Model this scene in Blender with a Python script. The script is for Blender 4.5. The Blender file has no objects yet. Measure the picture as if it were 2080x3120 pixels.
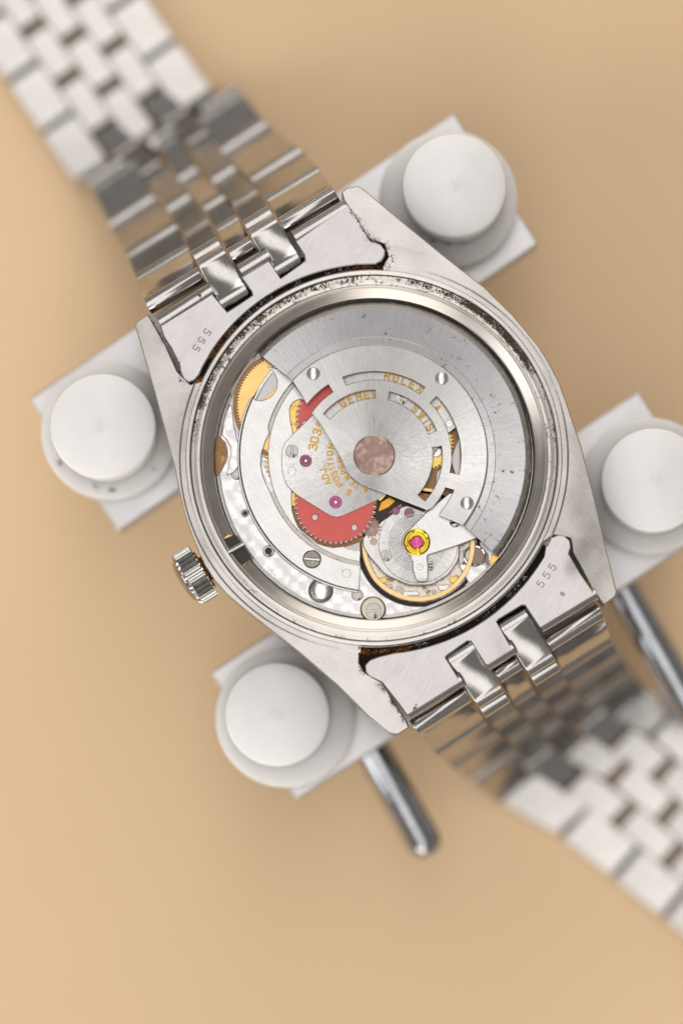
import bpy, math, random
from mathutils import Vector
from mathutils.geometry import tessellate_polygon
random.seed(7)
# ------------------------------------------------------------------ units
# lengths below are written in "px": 1 px = U metres on the watch plane (the watch is 36 mm across).
U = 3.0e-5
D = 10600.0            # camera height above the watch plane
NX, NY = 1240.0, 2400.0   # the point straight below the lens
TZ = -860.0            # table top
def Fz(z): return (D - z) / D
def W(x, y, z, zr=None):
    """metric position of a point measured at (x,y) on the photo lying at height zr"""
    f = Fz(z if zr is None else zr)
    return Vector(((NX + (x-NX)*f - 1040)*U, (1560 - (NY + (y-NY)*f))*U, (z-TZ)*U))

scene = bpy.context.scene
# ------------------------------------------------------------------ camera, world, light
cam_d = bpy.data.cameras.new('camera'); cam = bpy.data.objects.new('camera', cam_d)
scene.collection.objects.link(cam); scene.camera = cam
cam.location = W(NX, NY, 0) + Vector((0, 0, D*U))
cam_d.sensor_fit = 'HORIZONTAL'; cam_d.sensor_width = 24.0; cam_d.lens = 24.0*D/2080
cam_d.shift_x = (1040-NX)/2080; cam_d.shift_y = (NY-1560)/2080
cam_d.clip_start = 0.01; cam_d.clip_end = 20
cam_d.dof.use_dof = True; cam_d.dof.focus_distance = (D+38)*U
cam_d.dof.aperture_fstop = cam_d.lens/(760*U*1000)
cam_d.dof.aperture_blades = 9

world = bpy.data.worlds.new('World'); scene.world = world; world.use_nodes = True
bgn = world.node_tree.nodes['Background']; bgn.inputs[0].default_value = (1.0, .965, .93, 1); bgn.inputs[1].default_value = 0.26

def area(name, loc, target, sx, sy, power, col):
    l = bpy.data.lights.new(name, 'AREA'); l.shape = 'RECTANGLE'; l.size = sx; l.size_y = sy
    l.energy = power*1.13; l.color = col
    o = bpy.data.objects.new(name, l); scene.collection.objects.link(o)
    o.location = loc; o.rotation_euler = (Vector(target)-Vector(loc)).to_track_quat('-Z', 'Y').to_euler()
    return o
area('softbox_overhead', (-0.02, -0.10, 0.72), (-0.02, -0.10, 0), 0.37, 2.30, 3.7, (1.0, .98, .96))
area('softbox_north', (0.05, 1.05, 0.42), (0, 0, 0.02), 0.9, 0.5, 3.6, (1.0, .97, .93))
area('softbox_south', (-0.25, -1.10, 0.42), (0, 0, 0.02), 0.8, 0.5, 3.6, (1.0, .97, .93))
area('fill_left', (-0.75, -0.35, 0.50), (0, 0, 0.02), 0.5, 0.5, 2.2, (.96, .98, 1.0))  # unseen side fill, added for asymmetry
scene.view_settings.view_transform = 'Standard'; scene.view_settings.look = 'None'
scene.view_settings.exposure = 0.0; scene.view_settings.gamma = 1

# ------------------------------------------------------------------ node helpers
class NT:
    def __init__(s, name):
        s.m = bpy.data.materials.new(name); s.m.use_nodes = True
        s.t = s.m.node_tree; s.b = s.t.nodes['Principled BSDF']
    def n(s, typ, **kw):
        nd = s.t.nodes.new(typ)
        for k, v in kw.items(): setattr(nd, k, v)
        return nd
    def l(s, a, b): s.t.links.new(a, b)
    def math(s, op, a, b=None, c=None, clamp=False):
        nd = s.n('ShaderNodeMath', operation=op); nd.use_clamp = clamp
        for i, v in enumerate((a, b, c)):
            if v is None: continue
            if isinstance(v, (int, float)): nd.inputs[i].default_value = v
            else: s.l(v, nd.inputs[i])
        return nd.outputs[0]
    def vm(s, op, a, b=None, sc=None):
        nd = s.n('ShaderNodeVectorMath', operation=op)
        for i, v in enumerate((a, b)):
            if v is None: continue
            if isinstance(v, (tuple, Vector)): nd.inputs[i].default_value = v
            else: s.l(v, nd.inputs[i])
        if sc is not None: nd.inputs['Scale'].default_value = sc
        return nd.outputs['Value'] if op in ('LENGTH', 'DOT_PRODUCT') else nd.outputs[0]
    def pos(s):
        tc = s.n('ShaderNodeTexCoord'); return s.vm('SCALE', tc.outputs['Object'], sc=1/U)
    def noise(s, vec, scale, detail=3, rough=.55, dist=0):
        nd = s.n('ShaderNodeTexNoise'); s.l(vec, nd.inputs['Vector'])
        nd.inputs['Scale'].default_value = scale; nd.inputs['Detail'].default_value = detail
        nd.inputs['Roughness'].default_value = rough; nd.inputs['Distortion'].default_value = dist
        return nd.outputs['Fac']
    def ramp(s, f, lo, hi):
        nd = s.n('ShaderNodeMapRange', interpolation_type='SMOOTHSTEP'); s.l(f, nd.inputs['Value'])
        nd.inputs['From Min'].default_value = lo; nd.inputs['From Max'].default_value = hi
        return nd.outputs['Result']
    def mix(s, f, a, b):
        nd = s.n('ShaderNodeMix', data_type='RGBA')
        if isinstance(f, (int, float)): nd.inputs[0].default_value = f
        else: s.l(f, nd.inputs[0])
        for i, v in ((6, a), (7, b)):
            if isinstance(v, tuple): nd.inputs[i].default_value = (*v, 1)
            else: s.l(v, nd.inputs[i])
        return nd.outputs[2]
    def fmix(s, f, a, b):
        nd = s.n('ShaderNodeMix', data_type='FLOAT')
        for i, v in ((0, f), (2, a), (3, b)):
            if isinstance(v, (int, float)): nd.inputs[i].default_value = v
            else: s.l(v, nd.inputs[i])
        return nd.outputs[0]

def metal(name, col=(.72, .70, .68), rough=.25, brush=None, ang=0.0, bump=.25, freq=1.0, aniso=0.0,
          spots=0.0, spotcol=(.05, .035, .02), spotscale=.03, blotch=.06, grime=None, metallic=1.0, wear=0.0, wave=0.0):
    """steel / brass / silver.  brush: 'radial', 'round', 'line'; ang = grain direction in degrees"""
    col = tuple(x*.705 for x in col); T = NT(name); b = T.b; p = T.pos()
    tang = None
    if brush in ('radial', 'round'):
        flat = T.vm('MULTIPLY', p, (1, 1, 0)); nrm = T.vm('NORMALIZE', flat); r = T.vm('LENGTH', flat)
        cz = T.n('ShaderNodeCombineXYZ')
        if brush == 'radial':
            T.l(T.math('MULTIPLY', r, .010), cz.inputs[2]); v = T.vm('ADD', T.vm('SCALE', nrm, sc=60*freq), cz.outputs[0]); tang = T.vm('CROSS_PRODUCT', nrm, (0, 0, 1))
        else:
            T.l(T.math('MULTIPLY', r, .33*freq), cz.inputs[2]); v = T.vm('ADD', T.vm('SCALE', nrm, sc=1.6), cz.outputs[0])
            tang = nrm
    elif brush == 'line':
        mp = T.n('ShaderNodeMapping'); T.l(p, mp.inputs['Vector'])
        mp.inputs['Rotation'].default_value = (0, 0, math.radians(-ang)); 
        mp2 = T.n('ShaderNodeMapping'); T.l(mp.outputs[0], mp2.inputs['Vector']); mp2.inputs['Scale'].default_value = (.012*freq, .35*freq, .35*freq)
        v = mp2.outputs[0]; tang = None
        cx = T.n('ShaderNodeCombineXYZ'); cx.inputs[0].default_value = -math.sin(math.radians(ang)); cx.inputs[1].default_value = math.cos(math.radians(ang)); tang = cx.outputs[0]
    else:
        v = T.vm('SCALE', p, sc=.08)
    nz = T.noise(v, 1.0, 4, .65)
    big = T.noise(p, .012, 3, .6)
    c2 = tuple(min(1, x*1.16) for x in col); c1 = tuple(x*.80 for x in col)
    base = T.mix(T.ramp(T.fmix(.65, big, nz), .25, .75), c1, c2)
    ro = T.math('ADD', T.math('MULTIPLY', T.math('SUBTRACT', nz, .5), .25), rough)
    ro = T.math('ADD', ro, T.math('MULTIPLY', T.math('SUBTRACT', big, .5), blotch), clamp=True)
    if wear > 0:     # hairline scratches, fine pale specks
        sp = T.noise(p, .35, 2, .5); m = T.ramp(sp, .66, .74)
        base = T.mix(T.math('MULTIPLY', m, wear), base, tuple(min(1, x*1.35) for x in col)); ro = T.math('ADD', ro, T.math('MULTIPLY', m, .2*wear))
        sc_ = T.n('ShaderNodeMapping'); T.l(p, sc_.inputs['Vector']); sc_.inputs['Rotation'].default_value = (0, 0, .9); sc_.inputs['Scale'].default_value = (.006, .22, .1)
        m2 = T.ramp(T.noise(sc_.outputs[0], 1, 3, .6, .4), .62, .72); base = T.mix(T.math('MULTIPLY', m2, .3*wear), base, c1)
    mt = None
    if spots > 0:
        a = T.noise(p, spotscale, 6, .72, .3); c = T.noise(p, spotscale*.22, 2, .5)
        m = T.math('MULTIPLY', T.ramp(a, .56-.14*spots, .64-.1*spots), T.ramp(c, .52-.2*spots, .66-.16*spots))
        if grime is not None:   # restrict to a direction (dx,dy,lo,hi) about the part's origin
            nrm2 = T.vm('NORMALIZE', T.vm('MULTIPLY', p, (1, 1, 0)))
            d = T.vm('DOT_PRODUCT', nrm2, (grime[0], grime[1], 0)); m = T.math('MULTIPLY', m, T.ramp(d, grime[2], grime[3]))
        tone = T.mix(T.noise(p, .06, 3), spotcol, tuple(min(1, x*2.6+.03) for x in spotcol))
        base = T.mix(m, base, tone); ro = T.fmix(m, ro, .75); mt = T.fmix(m, metallic, .15)
    T.l(base, b.inputs['Base Color']); T.l(ro, b.inputs['Roughness'])
    if mt is not None: T.l(mt, b.inputs['Metallic'])
    else: b.inputs['Metallic'].default_value = metallic
    if bump > 0:
        bp = T.n('ShaderNodeBump'); bp.inputs['Strength'].default_value = bump; bp.inputs['Distance'].default_value = U*1.6
        T.l(nz, bp.inputs['Height']); T.l(bp.outputs[0], b.inputs['Normal'])
    if wave > 0:   # hand-polished unevenness
        b2 = T.n('ShaderNodeBump'); b2.inputs['Strength'].default_value = 1; b2.inputs['Distance'].default_value = U*wave
        T.l(T.noise(p, .0045, 1, .4, .2), b2.inputs['Height']); T.l(b2.outputs[0], bp.inputs['Normal'])
    if aniso and tang is not None:
        b.inputs['Anisotropic'].default_value = aniso; T.l(tang, b.inputs['Tangent'])
    return T.m

def simple(name, col, rough=.4, metallic=0.0, noise=.15, scale=.05, spec=.5, trans=0.0):
    T = NT(name); p = T.pos(); f = T.noise(p, scale, 4, .6)
    T.l(T.mix(f, tuple(x*(1-noise) for x in col), tuple(min(1, x*(1+noise)) for x in col)), T.b.inputs['Base Color'])
    T.b.inputs['Roughness'].default_value = rough; T.b.inputs['Metallic'].default_value = metallic
    T.b.inputs['Specular IOR Level'].default_value = spec
    bp = T.n('ShaderNodeBump'); bp.inputs['Strength'].default_value = .15; bp.inputs['Distance'].default_value = U*2
    T.l(f, bp.inputs['Height']); T.l(bp.outputs[0], T.b.inputs['Normal'])
    return T.m

def perlage(name):
    """overlapping spots of circular graining: each spot throws a double cone of light"""
    T = NT(name); p = T.pos(); out = None
    fs = []
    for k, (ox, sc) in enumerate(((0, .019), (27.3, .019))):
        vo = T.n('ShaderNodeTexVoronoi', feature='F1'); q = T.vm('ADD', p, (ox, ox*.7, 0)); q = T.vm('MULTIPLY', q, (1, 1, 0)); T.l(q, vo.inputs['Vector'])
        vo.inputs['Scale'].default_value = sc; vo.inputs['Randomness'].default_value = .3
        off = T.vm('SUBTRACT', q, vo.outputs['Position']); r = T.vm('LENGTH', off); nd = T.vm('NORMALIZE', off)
        d = T.vm('DOT_PRODUCT', nd, (.55, .83, 0)); d2 = T.math('MULTIPLY', d, d)  # two bright lobes per spot, a highlight painted into base colour
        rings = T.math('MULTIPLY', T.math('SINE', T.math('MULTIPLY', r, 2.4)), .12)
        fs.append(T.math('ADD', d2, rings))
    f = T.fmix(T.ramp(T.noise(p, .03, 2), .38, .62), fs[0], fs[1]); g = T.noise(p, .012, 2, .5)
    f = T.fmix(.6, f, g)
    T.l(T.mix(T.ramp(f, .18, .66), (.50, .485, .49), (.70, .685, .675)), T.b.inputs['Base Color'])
    T.b.inputs['Metallic'].default_value = 1; T.b.inputs['Roughness'].default_value = .3
    bp = T.n('ShaderNodeBump'); bp.inputs['Strength'].default_value = .25; bp.inputs['Distance'].default_value = U*2
    T.l(f, bp.inputs['Height']); T.l(bp.outputs[0], T.b.inputs['Normal'])
    return T.m

def nylon(name, lo=(.80, .79, .78), hi=(.88, .875, .87)):
    T = NT(name); p = T.pos(); f = T.noise(p, .02, 4, .6)
    r = T.vm('LENGTH', T.vm('MULTIPLY', p, (1, 1, 0)))
    T.l(T.mix(f, lo, hi), T.b.inputs['Base Color'])
    T.b.inputs['Roughness'].default_value = .30
    T.b.inputs['Subsurface Weight'].default_value = 1; T.b.inputs['Subsurface Radius'].default_value = (1, .95, .88); T.b.inputs['Subsurface Scale'].default_value = .0035
    cz = T.n('ShaderNodeCombineXYZ'); T.l(T.math('MULTIPLY', r, .25), cz.inputs[2])
    bp = T.n('ShaderNodeBump'); bp.inputs['Strength'].default_value = .06; bp.inputs['Distance'].default_value = U*3
    T.l(T.math('ADD', T.noise(cz.outputs[0], 1, 2), T.math('MULTIPLY', T.noise(p, .12, 3), .6)), bp.inputs['Height']); T.l(bp.outputs[0], T.b.inputs['Normal'])
    # sparse dark specks of dirt
    sp = T.ramp(T.noise(p, .045, 2, .4), .80, .84)
    return T.m

def tablecloth():
    T = NT('tan_surface'); p = T.pos(); f = T.noise(p, .0012, 3, .5); g = T.noise(p, .2, 3, .6)
    T.l(T.mix(T.fmix(.25, f, g), (.78, .545, .318), (.85, .605, .366)), T.b.inputs['Base Color'])
    T.b.inputs['Roughness'].default_value = .6
    bp = T.n('ShaderNodeBump'); bp.inputs['Strength'].default_value = .2; bp.inputs['Distance'].default_value = U*4
    T.l(g, bp.inputs['Height']); T.l(bp.outputs[0], T.b.inputs['Normal'])
    return T.m

LA = 31.0   # degrees: direction across the bracelet
M = dict(
 case=metal('brushed_steel_case', (.72, .675, .64), .28, 'line', 90+LA+20, .10, 1.6, .4, wear=.3, wave=9),
 rim=metal('turned_steel_rim', (.74, .71, .68), .22, 'round', 0, .3, 1, .5, wear=.4),
 seat=metal('corroded_steel_seat', (.90, .86, .80), .34, 'round', 0, .3, .7, .3, spots=.45, spotcol=(.05, .032, .02), spotscale=.085, grime=(.1, .99, -.3, .35)),
 wall=metal('turned_steel_wall', (.78, .72, .65), .34, 'round', 0, .15, .5, .3, blotch=.15),
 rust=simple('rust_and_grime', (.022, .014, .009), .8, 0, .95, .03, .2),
 orange=simple('orange_rust', (.30, .11, .02), .85, 0, .7, .06, .2),
 endlink=metal('satin_steel_end_link', (.60, .57, .57), .17, 'line', 60, .10, 1.2, .3, wear=.45, blotch=.22, wave=20),
 link=metal('polished_steel_link', (.72, .69, .66), .15, 'line', 90+LA, .12, 1.4, .75, wear=.3),
 weight=metal('rotor_weight_metal', (.90, .88, .895), .48, 'radial', 0, .9, 1.2, .9, spots=.01, spotcol=(.06, .05, .05), spotscale=.07),
 rotor=metal('rotor_plate_metal', (.96, .94, .92), .40, 'radial', 0, .9, 1.0, .85),
 edge=metal('machined_edge', (.66, .62, .58), .35, None, bump=.5, spots=.25, spotcol=(.3, .28, .26), spotscale=.1),
 bridge=metal('silvered_bridge', (.84, .82, .80), .25, 'line', -52, .35, .8, .5),
 textplate=metal('sunburst_bridge', (.92, .90, .88), .36, 'radial', 0, .8, 1.0, .8),
 perl=perlage('perlage_plate'),
 grey=metal('grey_plate', (.60, .57, .57), .3, 'line', 20, .1, .8),
 dark=simple('near_black_recess', (.03, .022, .016), .35, .5, .6, .05),  # near-black recess colour, with the shade of openings put into it
 green=simple('dark_green_gap', (.012, .028, .022), .4, 0, .4, .1),
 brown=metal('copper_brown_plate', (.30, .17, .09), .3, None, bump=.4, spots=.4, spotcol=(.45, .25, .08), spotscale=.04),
 gold=metal('brass_wheel', (.90, .60, .24), .24, 'line', 40, .2, .5, .2),
 gold2=metal('polished_brass', (.80, .56, .16), .18, None, bump=.15),
 balance=metal('balance_gold', (.90, .66, .33), .28, None, bump=.05, blotch=.02),
 ink=simple('gold_filled_engraving', (.64, .35, .03), .35, .55, .15, .3),
 red=simple('red_anodised_metal', (.55, .095, .085), .32, .4, .06, .02),
 ruby=simple('purple_ruby', (.22, .01, .10), .08, .0, .3, .1, 1.0),
 pink=simple('pink_ruby', (.85, .04, .33), .1, .0, .25, .08, 1.0),
 steel=metal('polished_steel', (.74, .72, .70), .10, None, bump=.08),
 mirror=metal('black_polish_steel', (.55, .53, .52), .06, None, bump=.03),
 screw=metal('screw_steel', (.52, .49, .46), .16, None, bump=.35, spots=.15),
 cap=metal('pink_grey_axle_cap', (.37, .26, .22), .34, None, bump=.6, spots=.8, spotcol=(.30, .19, .17), spotscale=.06),
 mark=simple('engraved_shadow', (.28, .26, .26), .5, .8, .2, .1),
 nylon=nylon('white_nylon'), nylon2=nylon('greyed_nylon', (.66, .65, .64), (.74, .73, .72)),  # nylon2: same nylon, its darker translucent look put into the colour
 alu=metal('matt_aluminium', (.98, .96, .96), .46, 'line', LA, .15, .5, .2, blotch=.12),
 chrome=metal('chromed_rod', (.62, .63, .66), .09, None, bump=.05),
 tan=tablecloth(), scar=simple('chipped_nylon', (.80, .77, .72), .5, 0, .08, .2, .4),
)

# ------------------------------------------------------------------ object helpers
ORG = {}
def link_obj(name, mesh, mat, org, parent):
    o = bpy.data.objects.new(name, mesh); scene.collection.objects.link(o)
    if mesh is not None and mat is not None: mesh.materials.append(mat)
    if parent is not None:
        o.parent = parent; o.location = org - ORG[parent.name]
    else: o.location = org
    ORG[o.name] = org.copy(); return o
def thing(name, label, cat, org, group=None):
    o = link_obj(name, None, None, org, None); o['label'] = label; o['category'] = cat
    if group: o['group'] = group
    return o
def mesh_obj(name, verts, faces, mat, parent, org, smooth=None, label=None):
    me = bpy.data.meshes.new(name); me.from_pydata([tuple(v-org) for v in verts], [], faces)
    import bmesh
    bm = bmesh.new(); bm.from_mesh(me); bmesh.ops.recalc_face_normals(bm, faces=bm.faces); bm.to_mesh(me); bm.free()
    if smooth:
        me.polygons.foreach_set('use_smooth', [True]*len(me.polygons)); me.set_sharp_from_angle(angle=math.radians(smooth))
    o = link_obj(name, me, mat, org, parent)
    if label: o['label'] = label
    return o
class MB:
    def __init__(s): s.v = []; s.f = []
    def add(s, v, f):
        k = len(s.v); s.v += v; s.f += [tuple(i+k for i in q) for q in f]
    def build(s, name, mat, parent, org, smooth=None, label=None): return mesh_obj(name, s.v, s.f, mat, parent, org, smooth, label)

def carea(l): return sum(l[i][0]*l[(i+1) % len(l)][1]-l[(i+1) % len(l)][0]*l[i][1] for i in range(len(l)))/2
def offset(l, d):
    """inset (d>0 towards the inside of a counter-clockwise loop)"""
    n = len(l); out = []
    for i in range(n):
        p0, p1, p2 = Vector(l[i-1]), Vector(l[i]), Vector(l[(i+1) % n])
        a = (p1-p0); b = (p2-p1)
        if a.length < 1e-12 or b.length < 1e-12: out.append(tuple(p1)); continue
        a.normalize(); b.normalize(); na = Vector((-a.y, a.x)); nb = Vector((-b.y, b.x)); m = na+nb
        k = max(.35, 1+na.dot(nb)); out.append(tuple(p1 + m*(d/k)))
    return out
def add_plate(mb, outer, holes, zt, th, bev=2.0, zr=None, flare=0):
    """outer/holes: photo points; zt top height, th thickness, bev chamfer; walls are vertical"""
    zr = zt if zr is None else zr
    def cv(l, ccw):
        w = [tuple(W(x, y, 0, zr)[:2]) for x, y in l]
        if (carea(w) > 0) != ccw: w.reverse()
        return w
    loops = [cv(outer, True)] + [cv(h, False) for h in holes]
    z0 = (zt-TZ)*U; zb = (zt-th-TZ)*U; b = bev*U
    tops = []
    for k, l in enumerate(loops):
        ins = offset(l, b); base = len(mb.v); n = len(l)
        lo = offset(l, -flare*U) if flare and k == 0 else l
        mb.v += [Vector((*p, z0)) for p in ins] + [Vector((*p, z0-b)) for p in l] + [Vector((*p, zb)) for p in lo]
        for i in range(n):
            j = (i+1) % n
            mb.f.append((base+i, base+j, base+n+j, base+n+i)); mb.f.append((base+n+i, base+n+j, base+2*n+j, base+2*n+i))
        tops.append(([Vector((*p, 0)) for p in ins], base))
    idx = []
    for l, base in tops: idx += list(range(base, base+len(l)))
    for tri in tessellate_polygon([l for l, _ in tops]):
        mb.f.append(tuple(idx[i] for i in tri))
def plate(name, outer, holes, zt, th, mat, parent, bev=2.0, org=None, label=None, flare=0):
    mb = MB(); add_plate(mb, outer, holes, zt, th, bev, None, flare)
    if org is None:
        cx = sum(p[0] for p in outer)/len(outer); cy = sum(p[1] for p in outer)/len(outer); org = (cx, cy)
    return mb.build(name, mat, parent, W(org[0], org[1], zt), None, label)
def circ(cx, cy, r, n=48, a0=0, a1=360, full=True):
    return [(cx+r*math.cos(math.radians(a0+(a1-a0)*i/n)), cy-r*math.sin(math.radians(a0+(a1-a0)*i/n))) for i in range(n if full else n+1)]
def arc(r, a0, a1, n=16, c=(1142, 1389)): return circ(c[0], c[1], r, n, a0, a1, False)
def add_lathe(mb, cx, cy, prof, zr=0, n=128, axis='z', closed_top=False):
    """prof: list of (r, z) – radii measured at height zr"""
    f = Fz(zr); c = W(cx, cy, zr); base = len(mb.v); m = len(prof)
    for i in range(n):
        a = 2*math.pi*i/n
        for r, z in prof: mb.v.append(Vector((c.x+r*f*U*math.cos(a), c.y+r*f*U*math.sin(a), (z-TZ)*U)))
    for i in range(n):
        j = (i+1) % n
        for k in range(m-1): mb.f.append((base+i*m+k, base+j*m+k, base+j*m+k+1, base+i*m+k+1))
    if closed_top: mb.f.append(tuple(base+i*m for i in range(n)))
def lathe(name, cx, cy, prof, mat, parent, zr=0, n=128, smooth=35, closed=False, label=None):
    mb = MB(); add_lathe(mb, cx, cy, prof, zr, n, closed_top=closed)
    return mb.build(name, mat, parent, W(cx, cy, zr), smooth, label)
def disc(name, cx, cy, r, zt, th, mat, parent, bev=1.5, n=40, label=None):
    return lathe(name, cx, cy, [(r-bev, zt), (r, zt-bev), (r, zt-th)], mat, parent, zt, n, 30, True, label)
def add_tube(mb, a, b, r, n=20, caps=True, taper=None):
    """a,b metric vectors, r metric"""
    d = (b-a).normalized(); u = d.orthogonal().normalized(); v = d.cross(u); base = len(mb.v)
    prof = [(0, r)] + [(1, r)]
    L = (b-a).length
    if taper: prof = taper
    for t, rr in prof:
        for i in range(n):
            q = 2*math.pi*i/n; mb.v.append(a + d*(t*L) + (u*math.cos(q)+v*math.sin(q))*rr)
    m = len(prof)
    for k in range(m-1):
        for i in range(n):
            j = (i+1) % n; mb.f.append((base+k*n+i, base+k*n+j, base+(k+1)*n+j, base+(k+1)*n+i))
    if caps: mb.f.append(tuple(base+i for i in range(n))); mb.f.append(tuple(base+(m-1)*n+i for i in range(n)))
def gear(cx, cy, r, n, depth, a0=0, sharp=.35):
    out = []
    for i in range(n):
        a = a0+360*i/n; s = 360/n
        for da, rr in ((-.5*s, r-depth), (-.22*s*(1+sharp), r-depth*.8), (-.10*s, r), (.10*s, r), (.22*s*(1+sharp), r-depth*.8)):
            q = math.radians(a+da); out.append((cx+rr*math.cos(q), cy-rr*math.sin(q)))
    return out
def screw(name, cx, cy, r, zt, mat, parent, ang=0, slot=.16, collar=None):
    """slotted screw head: two raised halves on a lower disc"""
    mb = MB(); add_lathe(mb, cx, cy, [(r, zt-3), (r, zt-14)], zt, 36, closed_top=True)
    h = slot*r
    for s in (0, 180):
        a = math.degrees(math.asin(h/(r*.94)))
        pts = circ(cx, cy, r*.94, 18, ang+s+a, ang+s+180-a, False); add_plate(mb, pts, [], zt, 4, 1.0)
    return mb.build(name, mat, parent, W(cx, cy, zt), 30)
# stroke lettering --------------------------------------------------
def _arc(cx, cy, rx, ry, a0, a1, n=7): return [(cx+rx*math.cos(math.radians(a0+(a1-a0)*i/n)), cy+ry*math.sin(math.radians(a0+(a1-a0)*i/n))) for i in range(n+1)]
_O = [(.18, 0), (.5, 0), (.66, .14), (.66, .86), (.5, 1), (.18, 1), (.02, .86), (.02, .14), (.18, 0)]
GL = {
 'O': [_O], '0': [_O], 'D': [[(.02, 0), (.45, 0), (.66, .2), (.66, .8), (.45, 1), (.02, 1), (.02, 0)]],
 'R': [[(.02, 0), (.02, 1), (.5, 1), (.66, .88), (.66, .62), (.5, .5), (.02, .5)], [(.4, .5), (.66, 0)]],
 'P': [[(.02, 0), (.02, 1), (.5, 1), (.66, .88), (.66, .58), (.5, .46), (.02, .46)]],
 'L': [[(.05, 1), (.05, 0), (.62, 0)]], 'E': [[(.62, 1), (.05, 1), (.05, 0), (.62, 0)], [(.05, .5), (.55, .5)]],
 'X': [[(.02, 0), (.66, 1)], [(.02, 1), (.66, 0)]],
 'G': [[(.66, .86), (.5, 1), (.18, 1), (.02, .86), (.02, .14), (.18, 0), (.5, 0), (.66, .14), (.66, .46), (.38, .46)]],
 'N': [[(.02, 0), (.02, 1), (.66, 0), (.66, 1)]], 'V': [[(.02, 1), (.34, 0), (.66, 1)]], 'A': [[(.0, 0), (.34, 1), (.68, 0)], [(.12, .34), (.56, .34)]],
 'S': [[(.64, .84), (.5, 1), (.18, 1), (.04, .86), (.04, .64), (.18, .53), (.5, .47), (.64, .36), (.64, .14), (.5, 0), (.18, 0), (.02, .16)]],
 'W': [[(.0, 1), (.17, 0), (.34, .75), (.51, 0), (.68, 1)]], 'I': [[(.34, 0), (.34, 1)]],
 'T': [[(.34, 0), (.34, 1)], [(.0, 1), (.68, 1)]], 'M': [[(.0, 0), (.06, 1), (.34, .35), (.62, 1), (.68, 0)]],
 'J': [[(.6, 1), (.6, .16), (.46, 0), (.18, 0), (.04, .16), (.04, .3)]],
 '3': [[(.04, .86), (.18, 1), (.5, 1), (.64, .86), (.64, .64), (.5, .52), (.24, .52)], [(.5, .52), (.66, .38), (.66, .14), (.5, 0), (.18, 0), (.02, .14)]],
 '5': [[(.62, 1), (.08, 1), (.05, .55), (.2, .62), (.48, .62), (.64, .5), (.64, .14), (.48, 0), (.18, 0), (.02, .14)]],
 '8': [_O, [(.05, .5), (.63, .5)]],
 '&': [[(.66, 0), (.15, .75), (.2, .95), (.4, 1), (.5, .85), (.45, .68), (.08, .35), (.08, .1), (.25, 0), (.45, .05), (.66, .4)]],
 '.': [[(.28, 0), (.36, .05)]],
}
def add_glyph(mb, ch, x, y, h, rot, z, wd):
    """glyph centred on photo point (x,y), height h, rot = degrees of the up direction from +y(up), counter-clockwise"""
    q = math.radians(rot); c, s = math.cos(q), math.sin(q)
    sn = 0
    for st in GL[ch]:
        P = []
        for gx, gy in st:
            lx = (gx-.34)*h; ly = (gy-.5)*h
            P.append((x + lx*c - ly*s, y - (lx*s + ly*c)))
        for i in range(len(P)-1):
            a, b = Vector(P[i]), Vector(P[i+1]); d = (b-a)
            if d.length < 1e-6: continue
            d.normalize(); n = Vector((-d.y, d.x))*wd/2; e = d*wd*.42
            add_plate(mb, [tuple(a-e+n*.7), tuple(a-e*.2+n), tuple(b+e*.2+n), tuple(b+e+n*.7), tuple(b+e-n*.7), tuple(b+e*.2-n), tuple(a-e*.2-n), tuple(a-e-n*.7)], [], z+.09*(sn % 5), 1.6, .5); sn += 1
def arc_text(name, items, r, h, z, mat, parent, wd=5, c=(1142, 1389)):
    mb = MB(); wd *= 1.04
    for k, (ch, a) in enumerate(items):
        q = math.radians(a); add_glyph(mb, ch, c[0]+r*math.cos(q), c[1]-r*math.sin(q), h, a-90, z+(k % 2)*.12, wd)
    return mb.build(name, mat, parent, W(c[0], c[1], z))

# ================================================================== SETTING
mb = MB(); S = .6
mb.add([Vector((-S, -S, 0)), Vector((S, -S, 0)), Vector((S, S, 0)), Vector((-S, S, 0))], [(0, 1, 2, 3)])
table = mb.build('table_top', M['tan'], None, Vector((0, 0, 0))); table['kind'] = 'structure'; table['label'] = 'plain tan table surface under the watch'

# ================================================================== CASE HOLDER
holder = thing('case_holder', 'aluminium and nylon watch case holder clamping the steel watch on four white pegs', 'case holder', W(1140, 1396, TZ))
ZJ = -330
def rounded(poly, r, n=4):
    out = []
    for i in range(len(poly)):
        p0, p1, p2 = Vector(poly[i-1]), Vector(poly[i]), Vector(poly[(i+1) % len(poly)])
        a = (p0-p1).normalized(); b = (p2-p1).normalized()
        for k in range(n+1):
            t = k/n; out.append(tuple((p1+a*r)*(1-t)**2 + p1*2*t*(1-t) + (p1+b*r)*t**2))
    return out
plate('jaw', rounded([(87, 1215), (1383, 340), (1641, 742), (360, 1622)], 9), [], ZJ, 120, M['alu'], holder, 7, label='upper aluminium jaw bar carrying two pegs')
plate('jaw', rounded([(640, 2050), (1945, 1190), (2202, 1594), (903, 2440)], 9), [], ZJ, 120, M['alu'], holder, 7, label='lower aluminium jaw bar carrying two pegs')
a_, b_ = math.radians(-LA), math.radians(59)
def rect(cx, cy, l, w):
    u = Vector((math.cos(a_), math.sin(a_))); v = Vector((-u.y, u.x)); c = Vector((cx, cy))
    return [tuple(c-u*l-v*w), tuple(c+u*l-v*w), tuple(c+u*l+v*w), tuple(c-u*l+v*w)]
plate('base_block', rect(1150, 1400, 470, 330), [], -655, 203, M['alu'], holder, 6)
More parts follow.
